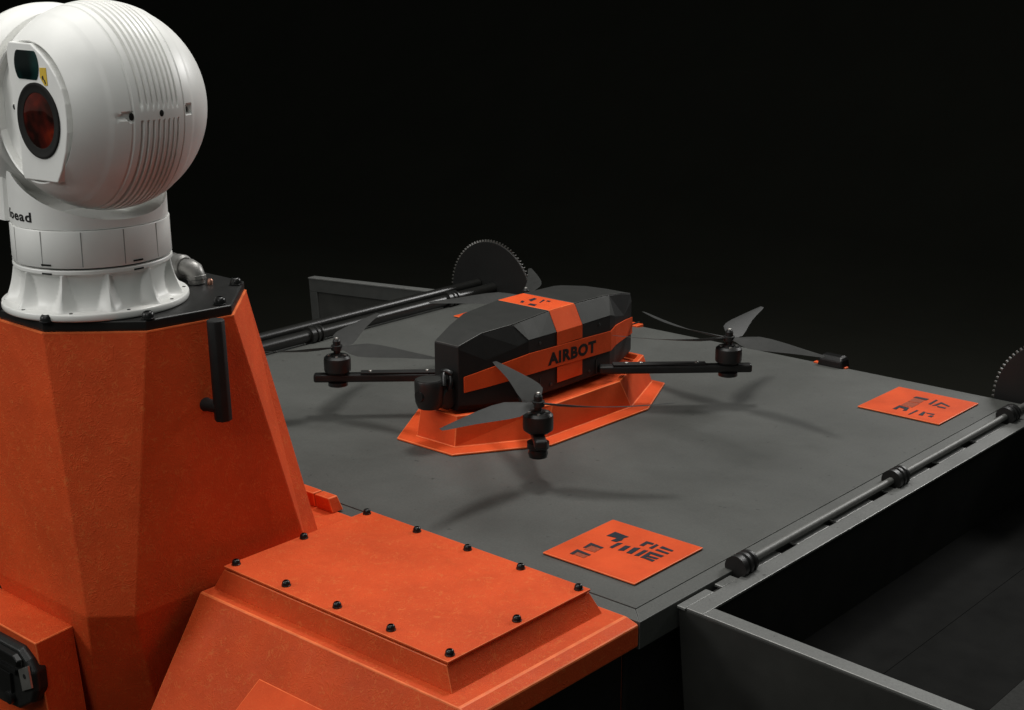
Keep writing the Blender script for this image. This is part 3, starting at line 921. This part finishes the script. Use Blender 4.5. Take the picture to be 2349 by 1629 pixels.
yk = mk('yoke', bm, M_white, gm, .0012, smooth=R(40))
bm = B()
prof = []
for k in range(25):
    a = pi * k / 24
    prof.append((BY + .098 * math.cos(a), BZ + .02 + .098 * math.sin(a)))
outl = [(BY + .105, .583)] + prof + [(BY - .105, .583)]
bm2 = [[(x, y + (BY - y) * k, z) for y, z in outl] for x, k in ((-.940, .12), (-.930, 0), (-.862, 0), (-.852, .1))]
rings(bm, bm2)
ar = mk('lift_arm', bm, M_white, gm, smooth=R(35))

# camera ball: turned about the sight line (y); cooling grooves round the waist
bm = B()
NT = 264
def rad(dy, th):
    r = math.sqrt(max(1e-8, BR * BR - dy * dy))
    bar = abs((th - 0.0 + pi) % (2 * pi) - pi) * BR < .0085     # flat bridge on the near flank
    if -.0405 < dy < .0335 and not bar:
        ph = ((dy + .0385) / .0086) % 1.0
        if -.0385 < dy < .0303:
            sb = ((th + pi) % (2 * pi) - pi) * BR
            dp = 1.0 if sb < 0 else min(1, max(0, (sb - .0085) / .010))
            r -= .0048 * dp * (1 if .28 < ph < .72 else 0)
    if -.0485 < dy < -.0455 or .0385 < dy < .0410: r -= .0016
    if dy < -.075: r -= .0012
    if dy > .062: r -= .0012
    s_ = ((th + pi) % (2 * pi) - pi) * BR
    if -.0740 < dy < -.0462:
        u_ = (dy + .0740) / .0278
        if abs(s_ + .001) < .0078 * u_ ** .6: r -= .0080 * u_
    if .0425 < dy < .0570 and abs(s_ - .002) < .0062: r -= .0070 * min(1, (.0590 - dy) / .009)
    return r
dys = []
d = -.1165
while d < .1568:
    dys.append(d)
    d += .00107 if -.043 < d < .036 else (.0012 if (-.075 < d < -.043 or .036 < d < .058) else (.004 if d < .13 else .0022))
loops = []
front = [(.085, -.1045), (.1005, -.1050), (.1010, -.1150), (.1030, -.1165)]
for r, dy in front[:3]:
    loops.append([(BX + r * math.cos(2 * pi * k / NT), BY + dy, BZ + r * math.sin(2 * pi * k / NT)) for k in range(NT)])
for dy in dys:
    l = []
    for k in range(NT):
        th = 2 * pi * k / NT
        r = rad(dy, th)
        l.append((BX + r * math.cos(th), BY + dy, BZ + r * math.sin(th)))
    loops.append(l)
rings(bm, loops)
# slice off the side that meets the tilt drum
geom = bm.verts[:] + bm.edges[:] + bm.faces[:]
res = bmesh.ops.bisect_plane(bm, geom=geom, plane_co=(BX - .0955, 0, 0), plane_no=(-1, 0, 0), clear_outer=True)
ed = [e for e in res['geom_cut'] if isinstance(e, bmesh.types.BMEdge)]
bmesh.ops.holes_fill(bm, edges=ed)
ball = mk('camera_ball', bm, M_white, gm, smooth=R(32))
# tilt drum and far cap
bm = B(); lathe(bm, [(.110, -.0958), (.1235, -.098), (.1335, -.0955), (.1380, -.0965), (.1440, -.104), (.1485, -.117), (.1495, -.133), (.1488, -.148), (.1432, -.150), (.1432, -.1565), (.1472, -.158), (.1468, -.1605), (.141, -.172), (.129, -.190), (.110, -.208), (.08, -.224), (.03, -.232)], (BX, BY, BZ), 'x', 128)
mk('tilt_drum', bm, M_white, gm, smooth=R(32))
bm = B(); lathe(bm, [(.016, .0), (.015, .006), (.010, .010), (.004, .0115)], (BX - .094, BY + .004, BZ + .1280), n=24)
mk('crown_boss', bm, M_white, gm, smooth=R(40))
# front panel with lens and window
pan = [(-0.0418, 0.1), (0.0163, 0.0995), (0.0409, 0.0864), (0.060, 0.0726), (0.0754, 0.0565), (0.0869, 0.0395), (0.0935, 0.0187), (0.0945, -0.002), (0.0929, -0.0215), (0.0845, -0.0497), (0.070, -0.0779), (0.0565, -0.0963), (-0.0319, -0.0993), (-0.0371, -0.0882), (-0.0348, -0.0587), (-0.0397, -0.0133), (-0.0459, 0.0316), (-0.05, 0.0718), (-0.0494, 0.0912)]
bm = B()
rings(bm, [[(BX + x, BY - .098, BZ + z) for x, z in pan], [(BX + x, BY - .1205, BZ + z) for x, z in pan]])
fp = mk('front_panel', bm, M_white, gm, .0018)
LX, LZ = BX + .022, BZ - .0095
bm = B(); lathe(bm, [(.0400, -.1207), (.0405, -.1216), (.0430, -.1222), (.0500, -.1225), (.0512, -.1233), (.0535, -.1233), (.0545, -.1228), (.0545, -.1207)], (LX, BY, LZ), 'y', 72, cap0=False, cap1=False)
mk('lens_bezel', bm, M_gap, fp, smooth=R(40))
bm = B(); lathe(bm, [(.0410, -.1208), (.036, -.1215), (.025, -.1222), (.012, -.1227), (.001, -.1228)], (LX, BY, LZ), 'y', 56)
mk('lens_glass', bm, M_lens, fp, smooth=R(60))
wz = []
for k in range(40):
    a = 2 * pi * k / 40
    x, z = .0315 * math.cos(a), .0315 * math.sin(a)
    wz.append((BX + .002 + x, BZ + .069 + max(-.0205, min(.0205, z))))
bm = B(); rings(bm, [[(x, BY - .1206, z) for x, z in wz], [(x, BY - .1216, z) for x, z in wz]])
mk('window_glass', bm, M_win, fp)
bm = B()
lb = [(0.036, 0.0665), (0.0525, 0.0672), (0.0535, 0.0424), (0.046, 0.0417), (0.0352, 0.0528)]
rings(bm, [[(BX + x, BY - .1207, BZ + z) for x, z in lb], [(BX + x, BY - .1212, BZ + z) for x, z in lb]])
yl = mk('warning_label', bm, M_yellow, fp)
bm = B()
for q in ([(.040, .054), (.044, .056), (.046, .050), (.042, .0495)], [(.045, .0495), (.048, .0505), (.0505, .0445), (.048, .044)]):
    rings(bm, [[(BX + x, BY - .12125, BZ + z) for x, z in q], [(BX + x, BY - .1214, BZ + z) for x, z in q]])
mk('label_print', bm, M_ink, fp)
# flank details on the bridge: hole and two scooped notches
def blob(name, dy, th, sy, st, sr, mat, par):
    bm = B(); bmesh.ops.create_uvsphere(bm, u_segments=20, v_segments=12, radius=1)
    r = math.sqrt(BR * BR - dy * dy)
    c = Vector((BX + r * math.cos(th), BY + dy, BZ + r * math.sin(th)))
    nrm = (c - Vector((BX, BY, BZ))).normalized()
    ty = (Vector((0, 1, 0)) - nrm * nrm.y).normalized(); tt = nrm.cross(ty)
    for v in bm.verts:
        v.co = c + ty * (v.co.x * sy) + tt * (v.co.y * st) + nrm * (v.co.z * sr)
    return mk(name, bm, mat, par, smooth=R(60))
blob('screw_hole', -.004, .005, .0036, .0048, .0008, M_gap, ball)
blob('notch_slot', -.0500, -.007, .0036, .0056, .0004, M_gap, ball)
blob('notch_slot', .0450, .013, .0020, .0044, .0004, M_gap, ball)
bm = B(); lathe(bm, [(.006, -.1062), (.0075, -.1052), (.0075, -.1040)], (BX - .066, BY, BZ + .003), 'y', 20); mk('side_screw', bm, M_white_lip, gm, smooth=R(40))
bm = B(); lathe(bm, [(.0042, -.1066), (.0042, -.1060)], (BX - .066, BY, BZ + .003), 'y', 16); mk('screw_recess', bm, M_gap, gm)
# maker's name on the pedestal
lettering('foead', yk, M_ink, lambda u, w, d: (PX + (.1238 + d) * math.cos(R(-113) + u / .1238), PY + (.1238 + d) * math.sin(R(-113) + u / .1238), .5915 + w), .076, .0155, .0022)
# cable elbows behind the base
cx, cy = -.812, -.212
bm = B(); tube(bm, [(cx - .05, cy - .004, .470), (cx - .014, cy, .470), (cx - .008, cy, .470), (cx + .006, cy + .001, .470), (cx + .010, cy + .001, .470)], [.0185, .019, .0205, .0205, .017], 28)
cn = mk('cable_connector', bm, M_dull_metal, gm, smooth=R(35))
for k in range(9):
    a = 2 * pi * k / 9
    bm = B(); tube(bm, [(cx - .045, cy + .0188 * math.cos(a), .470 + .0188 * math.sin(a)), (cx - .014, cy + .0188 * math.cos(a), .470 + .0188 * math.sin(a))], .0022, 6)
    mk('grip_rib', bm, M_dull_metal, cn)
bm = B(); tube(bm, [(cx + .008, cy + .001, .470), (cx + .022, cy + .002, .4708), (cx + .033, cy + .002, .4675), (cx + .0385, cy + .002, .460), (cx + .0395, cy + .002, .4466)], [.0135, .0155, .0158, .0148, .0145], 22)
mk('cable_elbow', bm, M_dull_metal, cn, smooth=R(50))
bm = B(); tube(bm, [(cx + .0385, cy + .002, .4605), (cx + .0395, cy + .002, .453)], .0165, 8)
mk('elbow_collar', bm, M_dull_metal, cn, .001)
bm = B(); lathe(bm, [(.0042, .4464), (.005, .449), (.0048, .4535), (.003, .456)], (cx + .062, cy + .012, 0), n=16)
mk('copper_stud', bm, M_copper, cn, smooth=R(40))
# the pedestal drum is a touch slimmer than its drawing radius
done_ = set()
SLIM = ('base_flange', 'base_skirt', 'turntable_gap', 'turntable_band', 'yoke', 'panel_seam', 'vent_slot', 'screw_hole', 'lettering')
for o in [q for r_ in (gm.children, *[c.children for c in gm.children]) for q in r_]:
    nm = o.name.split('.')[0]
    if nm not in SLIM or o.parent.name.split('.')[0] == 'camera_ball': continue
    if nm in ('panel_seam', 'vent_slot') or o.location.length < 1e-6:
        if o.data.name not in done_:
            done_.add(o.data.name)
            for v in o.data.vertices:
                v.co.x *= .967
                if nm not in ('panel_seam', 'vent_slot'): v.co.y *= .967
    else:
        o.location.x *= .967; o.location.y *= .967
